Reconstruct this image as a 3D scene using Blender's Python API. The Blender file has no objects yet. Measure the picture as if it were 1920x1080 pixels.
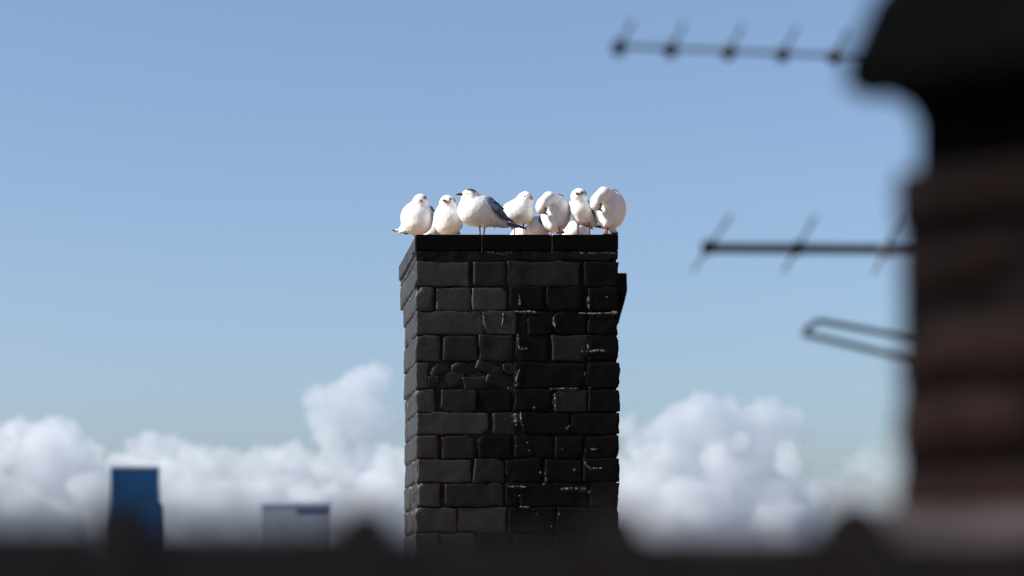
import bpy, bmesh, math, random
import numpy as np
from mathutils import Vector, Matrix, noise

# ------------------------------------------------------------------ camera
SC = bpy.context.scene
COL = SC.collection
F = 4200.0                 # focal length in photograph pixels (1920 wide)
PX, PY = 408.0, 1116.0     # where the level line of sight meets the picture (shift lens)
D0 = 7.0                   # metres to the front face of the black chimney
R = math.radians

cam = bpy.data.cameras.new('camera')
cam_o = bpy.data.objects.new('camera', cam)
COL.objects.link(cam_o)
cam_o.location = (0, 0, 0)
cam_o.rotation_euler = (R(90), 0, 0)
cam.sensor_width = 36.0
cam.lens = 36.0 * F / 1920.0
cam.shift_x = (960.0 - PX) / 1920.0
cam.shift_y = (PY - 540.0) / 1920.0
cam.clip_start = 0.05
cam.clip_end = 80000
cam.dof.use_dof = True
cam.dof.focus_distance = D0 + 0.03
cam.dof.aperture_fstop = (cam.lens / 1000.0) / 0.0262
cam.dof.aperture_blades = 0
SC.camera = cam_o

# ------------------------------------------------------------------ sky, sun, exposure
SUN_EL, SUN_AZ = 36.0, -97.0          # azimuth from +Y, clockwise seen from above
w = bpy.data.worlds.new('World')
SC.world = w
w.use_nodes = True
nt = w.node_tree
bg = nt.nodes['Background']
sky = nt.nodes.new('ShaderNodeTexSky')
sky.sky_type = 'NISHITA'
sky.sun_disc = False
sky.sun_elevation = R(SUN_EL)
sky.sun_rotation = R(SUN_AZ)
sky.altitude = 30
sky.air_density = 0.8
sky.dust_density = 2.4
sky.ozone_density = 2.5
nt.links.new(sky.outputs[0], bg.inputs[0])
bg.inputs[1].default_value = 0.139

sl = bpy.data.lights.new('sun', 'SUN')
sl.energy = 5.0
sl.angle = R(0.53)
sl.color = (1.0, 0.955, 0.885)
so = bpy.data.objects.new('sun', sl)
COL.objects.link(so)
sd = Vector((math.sin(R(SUN_AZ)) * math.cos(R(SUN_EL)), math.cos(R(SUN_AZ)) * math.cos(R(SUN_EL)), math.sin(R(SUN_EL))))
so.rotation_euler = (-sd).to_track_quat('-Z', 'Y').to_euler()
so.location = sd * 60

SC.view_settings.view_transform = 'Standard'
SC.view_settings.look = 'None'
SC.view_settings.exposure = 0.35
SC.view_settings.gamma = 1.0
SC.view_settings.use_curve_mapping = False
SC.render.engine = 'CYCLES'
SC.cycles.use_denoising = True
SC.cycles.volume_bounces = 3
SC.cycles.max_bounces = 10
SC.cycles.transparent_max_bounces = 16
random.seed(4)


# ------------------------------------------------------------------ helpers
def P(px, py, Y):
    """Point at photograph pixel (px, py) at distance Y."""
    return Vector(((px - PX) * Y / F, Y, (PY - py) * Y / F))


def link(name, me, mat=None, parent=None, smooth=False):
    o = bpy.data.objects.new(name, me)
    COL.objects.link(o)
    if mat is not None and me is not None:
        me.materials.append(mat)
    if parent is not None:
        o.parent = parent
        o.matrix_parent_inverse = Matrix.Translation(-parent.location) if parent.type == 'EMPTY' and parent.parent is None else Matrix.Identity(4)
    if smooth and me is not None:
        me.polygons.foreach_set('use_smooth', [True] * len(me.polygons))
    return o


def mesh(name, verts, faces):
    me = bpy.data.meshes.new(name)
    me.from_pydata([tuple(v) for v in verts], [], [tuple(f) for f in faces])
    me.update()
    return me


def from_bm(name, bm):
    bmesh.ops.recalc_face_normals(bm, faces=bm.faces[:])
    me = bpy.data.meshes.new(name)
    bm.to_mesh(me)
    bm.free()
    return me


def empty(name, loc):
    o = bpy.data.objects.new(name, None)
    o.empty_display_size = 0.05
    COL.objects.link(o)
    o.location = loc
    return o


def tag(o, label=None, cat=None, group=None, kind=None):
    if label: o['label'] = label
    if cat: o['category'] = cat
    if group: o['group'] = group
    if kind: o['kind'] = kind
    return o


def bm_box(bm, lo, hi, mat=None):
    m = Matrix.Translation([(a + b) / 2 for a, b in zip(lo, hi)]) @ Matrix.Diagonal([abs(b - a) for a, b in zip(lo, hi)] + [1])
    if mat is not None:
        m = mat @ m
    return bmesh.ops.create_cube(bm, size=1.0, matrix=m)['verts']


def bm_tube(bm, a, b, ra, rb=None, n=12, caps=True):
    a, b = Vector(a), Vector(b)
    rb = ra if rb is None else rb
    d = b - a
    q = d.to_track_quat('Z', 'Y').to_matrix().to_4x4()
    m = Matrix.Translation((a + b) / 2) @ q
    bmesh.ops.create_cone(bm, cap_ends=caps, segments=n, radius1=ra, radius2=rb, depth=d.length, matrix=m)


def prism_y(name, pts, y0, y1):
    """Extrude an (x, z) outline from y0 to y1."""
    n = len(pts)
    v = [(x, y0, z) for x, z in pts] + [(x, y1, z) for x, z in pts]
    f = [list(range(n)), list(range(2 * n - 1, n - 1, -1))] + [[i, i + n, (i + 1) % n + n, (i + 1) % n] for i in range(n)]
    bm = bmesh.new()
    vs = [bm.verts.new(q) for q in v]
    for q in f:
        bm.faces.new([vs[i] for i in q])
    return bm


def material(name, base, rough=0.7, var=0.0, scale=30.0, bump=0.0, bscale=80.0, spec=0.5, metal=0.0, base2=None, coat=None):
    m = bpy.data.materials.new(name)
    m.use_nodes = True
    t = m.node_tree
    b = t.nodes['Principled BSDF']
    b.inputs['Roughness'].default_value = rough
    b.inputs['Metallic'].default_value = metal
    b.inputs['Specular IOR Level'].default_value = spec
    tc = t.nodes.new('ShaderNodeTexCoord')
    if var > 0 or base2 is not None:
        nz = t.nodes.new('ShaderNodeTexNoise')
        nz.inputs['Scale'].default_value = scale
        nz.inputs['Detail'].default_value = 6
        nz.inputs['Roughness'].default_value = 0.65
        t.links.new(tc.outputs['Object'], nz.inputs['Vector'])
        cr = t.nodes.new('ShaderNodeValToRGB')
        lo = base2 if base2 is not None else tuple(c * (1 - var) for c in base)
        hi = base if base2 is not None else tuple(min(1, c * (1 + var)) for c in base)
        cr.color_ramp.elements[0].position = 0.36
        cr.color_ramp.elements[1].position = 0.64
        cr.color_ramp.elements[0].color = (*lo, 1)
        cr.color_ramp.elements[1].color = (*hi, 1)
        t.links.new(nz.outputs['Fac'], cr.inputs[0])
        t.links.new(cr.outputs[0], b.inputs['Base Color'])
    else:
        b.inputs['Base Color'].default_value = (*base, 1)
    if bump > 0:
        n2 = t.nodes.new('ShaderNodeTexNoise')
        n2.inputs['Scale'].default_value = bscale
        n2.inputs['Detail'].default_value = 8
        n2.inputs['Roughness'].default_value = 0.7
        t.links.new(tc.outputs['Object'], n2.inputs['Vector'])
        bp = t.nodes.new('ShaderNodeBump')
        bp.inputs['Strength'].default_value = 1.0
        bp.inputs['Distance'].default_value = bump
        t.links.new(n2.outputs['Fac'], bp.inputs['Height'])
        t.links.new(bp.outputs[0], b.inputs['Normal'])
    return m


M = {}
M['paint'] = material('grey_black_paint', (0.0170, 0.0150, 0.0143), 0.5, bump=0.0016, bscale=110, spec=0.45, base2=(0.0125, 0.0112, 0.0107), scale=14)  # greyest of the black paints, mostly picked on the left
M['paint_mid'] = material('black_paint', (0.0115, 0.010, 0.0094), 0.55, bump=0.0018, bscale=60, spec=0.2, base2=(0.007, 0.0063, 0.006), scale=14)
M['paint_darkest'] = material('darkest_black_paint', (0.0042, 0.0038, 0.0037), 0.65, bump=0.0018, bscale=60, spec=0.07, base2=(0.003, 0.0028, 0.0028), scale=14)  # darkest of the black paints, picked towards the right and lower down
M['slab'] = material('near_black_slab', (0.002, 0.002, 0.002), 0.7, var=0.2, scale=20, bump=0.0004, bscale=120, spec=0.06)  # near black, so the cap front's shade sits in the colour
M['joint'] = material('painted_mortar', (0.026, 0.024, 0.023), 0.85, bump=0.003, bscale=90, spec=0.1, base2=(0.008, 0.008, 0.008), scale=25)


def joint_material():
    """painted-over mortar: grey on the left, near black towards the right, like the bricks around it"""
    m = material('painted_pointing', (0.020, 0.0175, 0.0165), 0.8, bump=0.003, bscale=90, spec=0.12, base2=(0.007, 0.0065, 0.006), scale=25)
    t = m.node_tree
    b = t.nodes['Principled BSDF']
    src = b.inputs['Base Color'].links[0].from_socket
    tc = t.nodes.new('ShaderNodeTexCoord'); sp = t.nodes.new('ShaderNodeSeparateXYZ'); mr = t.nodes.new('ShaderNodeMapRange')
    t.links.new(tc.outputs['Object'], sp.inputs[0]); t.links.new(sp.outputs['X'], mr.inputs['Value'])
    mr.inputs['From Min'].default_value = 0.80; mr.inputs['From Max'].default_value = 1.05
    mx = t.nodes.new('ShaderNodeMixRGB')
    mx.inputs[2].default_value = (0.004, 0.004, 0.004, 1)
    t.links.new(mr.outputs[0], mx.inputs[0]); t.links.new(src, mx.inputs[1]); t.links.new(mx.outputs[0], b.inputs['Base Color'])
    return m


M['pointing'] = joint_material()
M['smear'] = material('mortar_smear', (0.040, 0.037, 0.036), 0.9, var=0.3, scale=90, bump=0.001, bscale=200, spec=0.1, base2=(0.008, 0.0075, 0.007))
M['cap_joint'] = material('streaked_cap_joint', (0.16, 0.16, 0.145), 0.9, var=0.4, scale=60, bump=0.001, bscale=200, spec=0.1, base2=(0.05, 0.05, 0.045))
M['pale_mortar'] = material('bare_lime_mortar', (0.24, 0.225, 0.215), 0.9, bump=0.002, bscale=200, spec=0.2, base2=(0.03, 0.027, 0.027), scale=70)
M['flaunching'] = material('bounce_flaunching', (0.34, 0.25, 0.17), 0.9, var=0.3, scale=9, bump=0.002)
M['sooty_brick'] = material('sooty_red_brick', (0.34, 0.205, 0.155), 0.9, bump=0.002, bscale=60, spec=0.1, base2=(0.16, 0.10, 0.077), scale=16)
M['soot_brick'] = material('soot_black_brick', (0.15, 0.10, 0.082), 0.9, bump=0.002, bscale=60, spec=0.1, base2=(0.11, 0.08, 0.07), scale=16)
M['sooty_mortar'] = material('sooty_mortar', (0.135, 0.112, 0.102), 0.9, bump=0.002, bscale=60, spec=0.2)
M['sooty_cap'] = material('sooty_stone', (0.026, 0.027, 0.025), 0.9, var=0.3, scale=12, bump=0.002, spec=0.2)
M['fillet'] = material('sun_pale_fillet', (0.66, 0.52, 0.44), 0.9, var=0.3, scale=20, bump=0.002, spec=0.2)
M['slate'] = material('dark_roof_tile', (0.062, 0.050, 0.039), 0.9, spec=0.05, base2=(0.10, 0.070, 0.050), scale=9, bump=0.001)
M['aluminium'] = material('dull_aluminium', (0.075, 0.09, 0.105), 0.8, var=0.12, scale=30, spec=0.2)
M['boom'] = material('grey_tube', (0.075, 0.092, 0.105), 0.5, var=0.15, scale=30)
M['clamp'] = material('black_plastic', (0.025, 0.027, 0.032), 0.5, var=0.2, scale=40)
M['gravel'] = material('warm_bounce_gravel', (0.26, 0.19, 0.135), 0.95, var=0.25, scale=3, bump=0.004, bscale=60)
M['felt'] = material('roof_felt', (0.045, 0.045, 0.048), 0.95, var=0.25, scale=3, bump=0.003, bscale=40)
M['sun_brick'] = material('red_brick_wall', (0.30, 0.19, 0.13), 0.9, var=0.25, scale=6, bump=0.004, bscale=30)
M['house_wall'] = material('house_render', (0.22, 0.17, 0.14), 0.9, var=0.2, scale=2, bump=0.003)
M['ground'] = material('city_ground', (0.07, 0.075, 0.07), 0.95, var=0.35, scale=0.02)
M['tower_glass'] = material('blue_facade', (0.012, 0.095, 0.225), 0.4, var=0.2, scale=0.06, spec=0.12)
M['tower_dark'] = material('blue_facade_dark', (0.006, 0.060, 0.16), 0.45, var=0.2, scale=0.06)
M['tower_rim'] = material('tower_parapet', (0.30, 0.32, 0.36), 0.6, var=0.1, scale=0.1)
M['office_wall'] = material('lilac_grey_cladding', (0.28, 0.30, 0.35), 0.7, var=0.08, scale=0.2)
M['office_rim'] = material('dark_roof_edge', (0.55, 0.57, 0.64), 0.7, var=0.1, scale=0.2)
M['office_glass'] = material('office_glass', (0.06, 0.08, 0.17), 0.45, var=0.2, scale=0.2)
M['office_low'] = material('grey_blinds', (0.24, 0.26, 0.34), 0.6, var=0.1, scale=0.2)
M['bill'] = material('dark_bill', (0.014, 0.010, 0.012), 0.4, var=0.3, scale=200)
M['bill_red'] = material('red_brown_bill', (0.12, 0.055, 0.045), 0.5, var=0.3, scale=200)
M['leg'] = material('pink_red_leg', (0.38, 0.14, 0.125), 0.6, var=0.25, scale=160)
M['eye'] = material('dark_eye', (0.008, 0.007, 0.007), 0.15, var=0.1, scale=100)
M['mantle'] = material('blue_grey_mantle', (0.085, 0.115, 0.20), 0.85, var=0.12, scale=70, bump=0.0012, bscale=170, spec=0.2)
M['primaries'] = material('black_primaries', (0.022, 0.026, 0.036), 0.7, var=0.25, scale=90, bump=0.0008, bscale=220)
M['tail_white'] = material('white_tail', (0.78, 0.77, 0.75), 0.85, var=0.04, scale=90, bump=0.0006, bscale=200, spec=0.2)


def plumage_material():
    m = bpy.data.materials.new('plumage')
    m.use_nodes = True
    t = m.node_tree
    b = t.nodes['Principled BSDF']
    b.inputs['Roughness'].default_value = 0.9
    b.inputs['Specular IOR Level'].default_value = 0.15
    at = t.nodes.new('ShaderNodeAttribute')
    at.attribute_name = 'plumage'
    tc = t.nodes.new('ShaderNodeTexCoord')
    nz = t.nodes.new('ShaderNodeTexNoise')
    nz.inputs['Scale'].default_value = 120
    nz.inputs['Detail'].default_value = 5
    mp = t.nodes.new('ShaderNodeMapping')
    mp.inputs['Scale'].default_value = (1.0, 1.0, 0.45)
    t.links.new(tc.outputs['Object'], mp.inputs['Vector'])
    t.links.new(mp.outputs[0], nz.inputs['Vector'])
    mx = t.nodes.new('ShaderNodeMixRGB')
    mx.blend_type = 'MULTIPLY'
    mx.inputs[0].default_value = 0.22
    t.links.new(at.outputs['Color'], mx.inputs[1])
    t.links.new(nz.outputs['Fac'], mx.inputs[2])
    t.links.new(mx.outputs[0], b.inputs['Base Color'])
    bp = t.nodes.new('ShaderNodeBump')
    bp.inputs['Distance'].default_value = 0.0022
    bp.inputs['Strength'].default_value = 0.8
    t.links.new(nz.outputs['Fac'], bp.inputs['Height'])
    t.links.new(bp.outputs[0], b.inputs['Normal'])
    b.inputs['Subsurface Weight'].default_value = 0.12
    b.inputs['Subsurface Radius'].default_value = (0.012, 0.008, 0.006)
    b.inputs['Subsurface Scale'].default_value = 1.0
    return m


M['plumage'] = plumage_material()


# ------------------------------------------------------------------ signed-distance shapes -> one smooth mesh
def ell(c, r, rot=None):
    return ('e', np.array(c, float), np.array(r, float), None if rot is None else np.array(rot, float))


def cone(a, b, ra, rb):
    return ('c', np.array(a, float), np.array(b, float), float(ra), float(rb))


def sdf_eval(prims, ax, h, k):
    """smooth union on the grid ax; each shape only touches the cells near it"""
    d = np.full([len(a) for a in ax], 40.0 * h + 10 * k)
    for p in prims:
        lo, hi = bounds([p], 3.2 * h + 1.6 * k)
        sl = tuple(slice(max(0, int((lo[i] - ax[i][0]) / h)), max(0, int((hi[i] - ax[i][0]) / h)) + 2) for i in range(3))
        Q = np.stack(np.meshgrid(*[ax[i][sl[i]] for i in range(3)], indexing='ij'), -1)
        if p[0] == 'e':
            v = Q - p[1]
            if p[3] is not None:
                v = v @ p[3]
            k0 = np.sqrt(((v / p[2]) ** 2).sum(-1)) + 1e-9
            k1 = np.sqrt(((v / p[2] ** 2) ** 2).sum(-1)) + 1e-9
            e = k0 * (k0 - 1.0) / k1
        else:
            ab = p[2] - p[1]
            tt = np.clip(((Q - p[1]) @ ab) / (ab @ ab), 0, 1)
            e = np.sqrt(((Q - p[1] - tt[..., None] * ab) ** 2).sum(-1)) - (p[3] + tt * (p[4] - p[3]))
        g = d[sl]
        hh = np.clip(0.5 + 0.5 * (g - e) / k, 0, 1)
        d[sl] = g * (1 - hh) + e * hh - k * hh * (1 - hh)
    return d


def bounds(prims, pad):
    lo = np.array([1e9] * 3); hi = -lo
    for p in prims:
        if p[0] == 'e':
            r = np.array([max(p[2])] * 3) if p[3] is not None else p[2]
            lo = np.minimum(lo, p[1] - r); hi = np.maximum(hi, p[1] + r)
        else:
            for c, r in ((p[1], p[3]), (p[2], p[4])):
                lo = np.minimum(lo, c - r); hi = np.maximum(hi, c + r)
    return lo - pad, hi + pad


def surface_nets(prims, h, k, disp=None):
    lo, hi = bounds(prims, 3 * h + k * 0.3)
    n = np.ceil((hi - lo) / h).astype(int) + 1
    ax = [lo[i] + h * np.arange(n[i]) for i in range(3)]
    V = sdf_eval(prims, ax, h, k)
    if disp is not None:
        V = V + disp(np.stack(np.meshgrid(*ax, indexing='ij'), -1))
    ins = V < 0
    c = np.zeros(tuple(n - 1), int)
    for i in (0, 1):
        for j in (0, 1):
            for l in (0, 1):
                c += ins[i:n[0] - 1 + i, j:n[1] - 1 + j, l:n[2] - 1 + l]
    act = (c > 0) & (c < 8)
    idx = -np.ones(act.shape, int)
    cells = np.argwhere(act)
    idx[act] = np.arange(len(cells))
    acc = np.zeros((len(cells), 3)); cnt = np.zeros(len(cells))
    cor = [(i, j, l) for i in (0, 1) for j in (0, 1) for l in (0, 1)]
    for a in cor:
        for axn in range(3):
            if a[axn] == 1:
                continue
            b = list(a); b[axn] = 1
            va = V[cells[:, 0] + a[0], cells[:, 1] + a[1], cells[:, 2] + a[2]]
            vb = V[cells[:, 0] + b[0], cells[:, 1] + b[1], cells[:, 2] + b[2]]
            m = (va < 0) != (vb < 0)
            tt = np.where(m, va / np.where(m, va - vb, 1), 0)
            pt = cells + np.array(a)
            pt = pt.astype(float)
            pt[:, axn] += tt
            acc[m] += pt[m]; cnt[m] += 1
    verts = lo + h * (acc / cnt[:, None])
    faces = []
    for axn in range(3):
        u, v = [(1, 2), (2, 0), (0, 1)][axn]
        sl0 = [slice(None)] * 3; sl1 = [slice(None)] * 3
        sl0[axn] = slice(0, -1); sl1[axn] = slice(1, None)
        A, B = ins[tuple(sl0)], ins[tuple(sl1)]
        e = np.argwhere(A != B)
        e = e[(e[:, u] > 0) & (e[:, v] > 0) & (e[:, u] < n[u] - 1) & (e[:, v] < n[v] - 1)]
        f = []
        for du, dv in ((1, 1), (0, 1), (0, 0), (1, 0)):
            q = e.copy(); q[:, u] -= du; q[:, v] -= dv
            f.append(idx[q[:, 0], q[:, 1], q[:, 2]])
        f = np.stack(f, 1)
        fl = ~A[e[:, 0], e[:, 1], e[:, 2]]
        f[fl] = f[fl][:, ::-1]
        faces.append(f)
    faces = np.concatenate(faces)
    faces = faces[(faces >= 0).all(1)]
    return verts, faces


# ------------------------------------------------------------------ ground, far buildings
bm = bmesh.new()
bmesh.ops.create_circle(bm, cap_ends=True, radius=30000, segments=64, matrix=Matrix.Translation((0, 0, -12.0)))
tag(link('ground', from_bm('ground', bm), M['ground']), 'grey green city ground far below the roofs', kind='structure')


def far_building(name, label, Yd, build):
    root = empty(name, (0, Yd, -12.0))
    build(root)
    tag(root, label, 'building')
    return root


def boxpart(name, x0, x1, y0, y1, z0, z1, mat, parent):
    bm = bmesh.new()
    bm_box(bm, (x0, y0, z0), (x1, y1, z1))
    return link(name, from_bm(name, bm), mat, parent)


def tower(root):
    Y = 1500.0
    x0, x1 = P(208, 0, Y).x, P(297, 0, Y).x
    zt = P(0, 879, Y).z
    boxpart('shaft', x0, x1, Y, Y + 30, -12, zt, M['tower_glass'], root)
    xs, zs = P(303, 0, Y).x, P(0, 946, Y).z
    boxpart('side_wing', x1 + 0.02, xs, Y + 4, Y + 26, -12, zs, M['tower_glass'], root)
    boxpart('parapet', x0 - 0.4, x1 + 0.4, Y - 0.4, Y + 30.4, zt + 0.02, P(0, 874, Y).z, M['tower_rim'], root)
    # floors: a slim proud spandrel at each storey, mullions between
    bm = bmesh.new()
    z = zt - 3.2
    while z > 0:
        bm_box(bm, (x0 - 0.06, Y - 0.14, z), (x1 + 0.06, Y - 0.003, z + 0.9))
        z -= 3.6
    s = link('spandrels', from_bm('spandrels', bm), M['tower_dark'], root); s['kind'] = 'stuff'
    bm = bmesh.new()
    for i in range(12):
        x = x0 + (x1 - x0) * i / 11
        bm_box(bm, (x - 0.15, Y - 0.25, -12), (x + 0.15, Y - 0.145, zt - 0.1))
    s = link('mullions', from_bm('mullions', bm), M['tower_dark'], root); s['kind'] = 'stuff'


far_building('office_tower', 'tall dark blue office tower on the skyline at far left', 1500, tower)


def office(root):
    Y = 900.0
    x0, x1 = P(489, 0, Y).x, P(621, 0, Y).x
    zt = P(0, 948, Y).z
    boxpart('facade', x0, x1, Y, Y + 8, -12, zt, M['office_wall'], root)
    boxpart('roof_edge', x0 - 0.3, x1 + 0.3, Y - 0.3, Y + 8.3, zt + 0.01, P(0, 941, Y).z, M['office_rim'], root)
    xa, xb = P(556, 0, Y).x, P(617, 0, Y).x
    boxpart('window', xa, xb, Y - 0.08, Y - 0.003, P(0, 966, Y).z, P(0, 954, Y).z, M['office_glass'], root)


far_building('office_block', 'low lilac grey flat roofed office block right of the blue tower', 900, office)

# ------------------------------------------------------------------ the terrace block that carries the roofs and chimneys
blk = empty('terrace_block', (1.0, 6.0, -12.0))
tag(blk, 'rendered terrace block with flat gravel roof below the chimneys', 'building')
boxpart('wall', -6, 8, -3, 14, -12, -1.0, M['house_wall'], blk)
boxpart('roof', -6.15, 8.15, -3.15, 14.15, -0.997, -0.75, M['gravel'], blk)  # roof gravel coloured to bounce warm light up at the gulls
ROOF_Z = -0.75

# unseen walls added to block sky behind the camera and sun from the left
vh = empty('unseen_blocker_walls', (0.0, -2.0, -12.0))
tag(vh, 'unseen rendered walls added behind the camera to block light', 'building')
boxpart('facade', -9, 9, -2.0, -1.2, -0.74, 3.6, M['house_wall'], vh)
boxpart('side_wing', -4.6, -2.6, -1.197, 2.35, -0.74, 2.75, M['house_wall'], vh)
boxpart('coping', -4.64, -2.56, -1.197, 2.39, 2.753, 2.82, M['felt'], vh)

nb = empty('unseen_bounce_house', (4.9, 9.0, -12.0))  # unseen house added to bounce warm light onto the gulls' right sides
tag(nb, 'unseen red brick block added to bounce warm light, right of the black chimney', 'building')
boxpart('gable', 4.6, 7.9, 4.9, 8.7, -0.747, 3.0, M['sun_brick'], nb)
boxpart('roof', 4.4, 8.1, 4.7, 8.9, 3.003, 3.15, M['felt'], nb)

# ------------------------------------------------------------------ clouds
def cloud_mat(name, dens):
    m = bpy.data.materials.new(name)
    m.use_nodes = True
    t = m.node_tree
    t.nodes.remove(t.nodes['Principled BSDF'])
    v = t.nodes.new('ShaderNodeVolumePrincipled')
    v.inputs['Color'].default_value = (0.92, 0.94, 0.98, 1)
    v.inputs['Density'].default_value = dens
    v.inputs['Anisotropy'].default_value = 0.25
    t.links.new(v.outputs[0], t.nodes['Material Output'].inputs['Volume'])
    return m


M['cloud'] = cloud_mat('cloud_vapour', 0.0115)
M['cloud_thin'] = cloud_mat('thin_cloud_vapour', 0.0028)


def cloud(label, lumps, Yd, mat, seed, cell=4.5, k=6.0, amp=1.5):
    """lumps: (px, py, radius px, depth px) in photograph pixels at distance Yd."""
    rnd = random.Random(seed)
    s = Yd / F
    prims = []
    for (x, y, r, dz) in lumps:
        prims.append(ell((x, dz, -y), (r, r, r * 0.92)))
        for _ in range(8):
            a = rnd.uniform(-0.6, math.pi + 0.6); q = rnd.uniform(0.6, 1.02) * r
            prims.append(ell((x + q * math.cos(a), dz + rnd.uniform(-0.6, 0.6) * r, -y + q * math.sin(a)), (r * rnd.uniform(0.18, 0.46),) * 3))
    off = rnd.uniform(0, 50)

    def disp(Q):
        a = np.zeros(Q.shape[:3])
        for f, g in ((0.09, 2.2), (0.17, 1.4), (0.31, 0.8)):
            a += g * np.sin(Q[..., 0] * f + off + 1.3 * np.sin(Q[..., 2] * f * 0.8)) * np.sin(Q[..., 2] * f * 1.1 + off * 2 + np.sin(Q[..., 1] * f)) * np.cos(Q[..., 1] * f * 0.9 + off)
        return a * amp
    v, f = surface_nets(prims, cell, k, disp)
    W = np.stack([(v[:, 0] - PX) * s, v[:, 1] * s, (PY + v[:, 2]) * s], 1)
    base = W.mean(0)
    me = mesh('cloud', W - base, f)
    o = link('cloud', me, mat, None, True)
    o.location = (base[0], base[1] + Yd, base[2])
    return tag(o, label, 'cloud', 'cumulus clouds along the horizon')


def bank(pts, rmin, rmax, ybot, seed, step=31, depth=70):
    """fill below an outline of (x, ytop) points with lumps"""
    rnd = random.Random(seed)
    out = []
    x = pts[0][0]
    while x <= pts[-1][0]:
        for i in range(len(pts) - 1):
            if pts[i][0] <= x <= pts[i + 1][0]:
                t = (x - pts[i][0]) / (pts[i + 1][0] - pts[i][0])
                yt = pts[i][1] + t * (pts[i + 1][1] - pts[i][1])
        r = rnd.uniform(rmin, rmax)
        y = yt + r
        while y < ybot:
            out.append((x + rnd.uniform(-6, 6), y, r, rnd.uniform(-depth, depth)))
            y += r * rnd.uniform(1.0, 1.5)
            r = min(rmax * 1.6, r * 1.25)
        x += step * rnd.uniform(0.8, 1.25)
    return out


CLOUD_Y = 6000.0
cloud('broad low cumulus bank at far left behind the blue tower',
      bank([(-420, 830), (-200, 800), (0, 785), (60, 780), (130, 784), (160, 815), (205, 845), (235, 860)], 16, 30, 1150, 1), CLOUD_Y, M['cloud'], 11)
cloud('long low cumulus bank between the blue tower and the black chimney',
      bank([(225, 850), (262, 812), (300, 808), (350, 822), (400, 836), (470, 846), (520, 826), (560, 838), (620, 850), (700, 825), (735, 835), (800, 850), (960, 850)], 16, 28, 1150, 2), CLOUD_Y * 1.03, M['cloud'], 12)
cloud('bright tall cumulus puff just left of the black chimney',
      [(598, 748, 27, 0), (606, 780, 28, 10), (632, 748, 30, -5), (660, 730, 32, 0), (686, 712, 30, 5), (706, 706, 24, 0), (710, 728, 22, 5), (650, 775, 32, 20), (694, 762, 26, 40), (620, 810, 34, 10), (680, 800, 30, 40), (724, 800, 26, 40), (628, 835, 26, 0), (690, 840, 24, 20), (668, 870, 28, 10), (742, 772, 18, 10), (760, 790, 24, 20)],
      CLOUD_Y * 0.97, M['cloud'], 13, cell=4.0)
cloud('bright double peaked cumulus right of the black chimney',
      [(1190, 836, 22, 0), (1220, 822, 28, 5), (1252, 802, 32, 0), (1286, 780, 34, -5), (1318, 764, 28, 0), (1346, 772, 24, 5), (1366, 770, 22, 0), (1396, 790, 28, 10), (1430, 780, 30, 0), (1462, 784, 26, 0), (1488, 792, 22, 0), (1500, 820, 22, 5), (1330, 808, 40, 10), (1270, 840, 34, 10), (1440, 830, 36, 20), (1380, 836, 34, 10), (1172, 800, 22, 5)]
      + bank([(1090, 880), (1165, 846), (1230, 832), (1300, 812), (1400, 815), (1480, 830), (1520, 872), (1545, 915)], 18, 30, 1150, 8),
      CLOUD_Y * 0.97, M['cloud'], 14, cell=4.0)
cloud('hazy low cloud bank along the horizon right of the black chimney',
      bank([(1000, 900), (1100, 905), (1300, 900), (1450, 895), (1530, 900), (1560, 905), (1620, 900)], 20, 34, 1150, 5), CLOUD_Y * 1.06, M['cloud_thin'], 15, cell=6.0)
cloud('pale cumulus beside the blurred chimney at far right',
      bank([(1562, 900), (1588, 850), (1620, 838), (1655, 812), (1700, 800), (1800, 790), (1950, 800), (2150, 830)], 16, 28, 1150, 6), CLOUD_Y * 1.0, M['cloud_thin'], 16)

# ------------------------------------------------------------------ black chimney
S0 = D0 / F                                # metres per photograph pixel on its front face
def fx(px): return (px - PX) * S0
def fz(py): return (PY - py) * S0

CH_L, CH_R = 780, 1160                     # front face edges in photograph pixels
CH_DEP = 0.463                             # body depth
CAP_DEP = 0.65
chim = empty('chimney', (fx(970), D0 + CH_DEP / 2, ROOF_Z))
tag(chim, 'square black painted brick chimney with a row of white gulls on top', 'chimney')

core = bmesh.new()
bm_box(core, (fx(CH_L) + 0.009, D0 + 0.010, ROOF_Z), (fx(CH_R) - 0.007, D0 + CH_DEP - 0.008, fz(470)))
link('mortar_core', from_bm('mortar_core', core), M['joint'], chim)
# hand-struck, painted-over mortar: uneven sheet behind the brick faces, flush in places and raked deep in others
for side in ('front', 'left'):
    gv, gf = [], []
    nu, nv = (130, 230) if side == 'front' else (60, 230)
    zb_, zt_ = ROOF_Z + 0.3, fz(471)
    for j in range(nv + 1):
        for i in range(nu + 1):
            z_ = zb_ + (zt_ - zb_) * j / nv
            if side == 'front':
                x_ = fx(CH_L) + 0.006 + (fx(CH_R) - fx(CH_L) - 0.012) * i / nu
                q_ = Vector((x_ * 11, 3.0, z_ * 11))
            else:
                y_ = D0 + 0.006 + (CH_DEP - 0.012) * i / nu
                q_ = Vector((7.0, y_ * 11, z_ * 11))
            dd = 0.0045 - 0.006 * noise.noise(q_) - 0.0035 * noise.noise(q_ * 3.1)
            dd = max(0.0045, dd + 0.0015)
            gv.append((x_, D0 + dd, z_) if side == 'front' else (fx(CH_L) + dd, y_, z_))
    for j in range(nv):
        for i in range(nu):
            k0_ = j * (nu + 1) + i
            gf.append((k0_, k0_ + 1, k0_ + nu + 2, k0_ + nu + 1) if side == 'front' else (k0_ + 1, k0_, k0_ + nu + 1, k0_ + nu + 2))
    link('pointing', mesh('pointing', gv, gf), M['pointing'] if side == 'front' else M['paint_mid'], chim, True)


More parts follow.
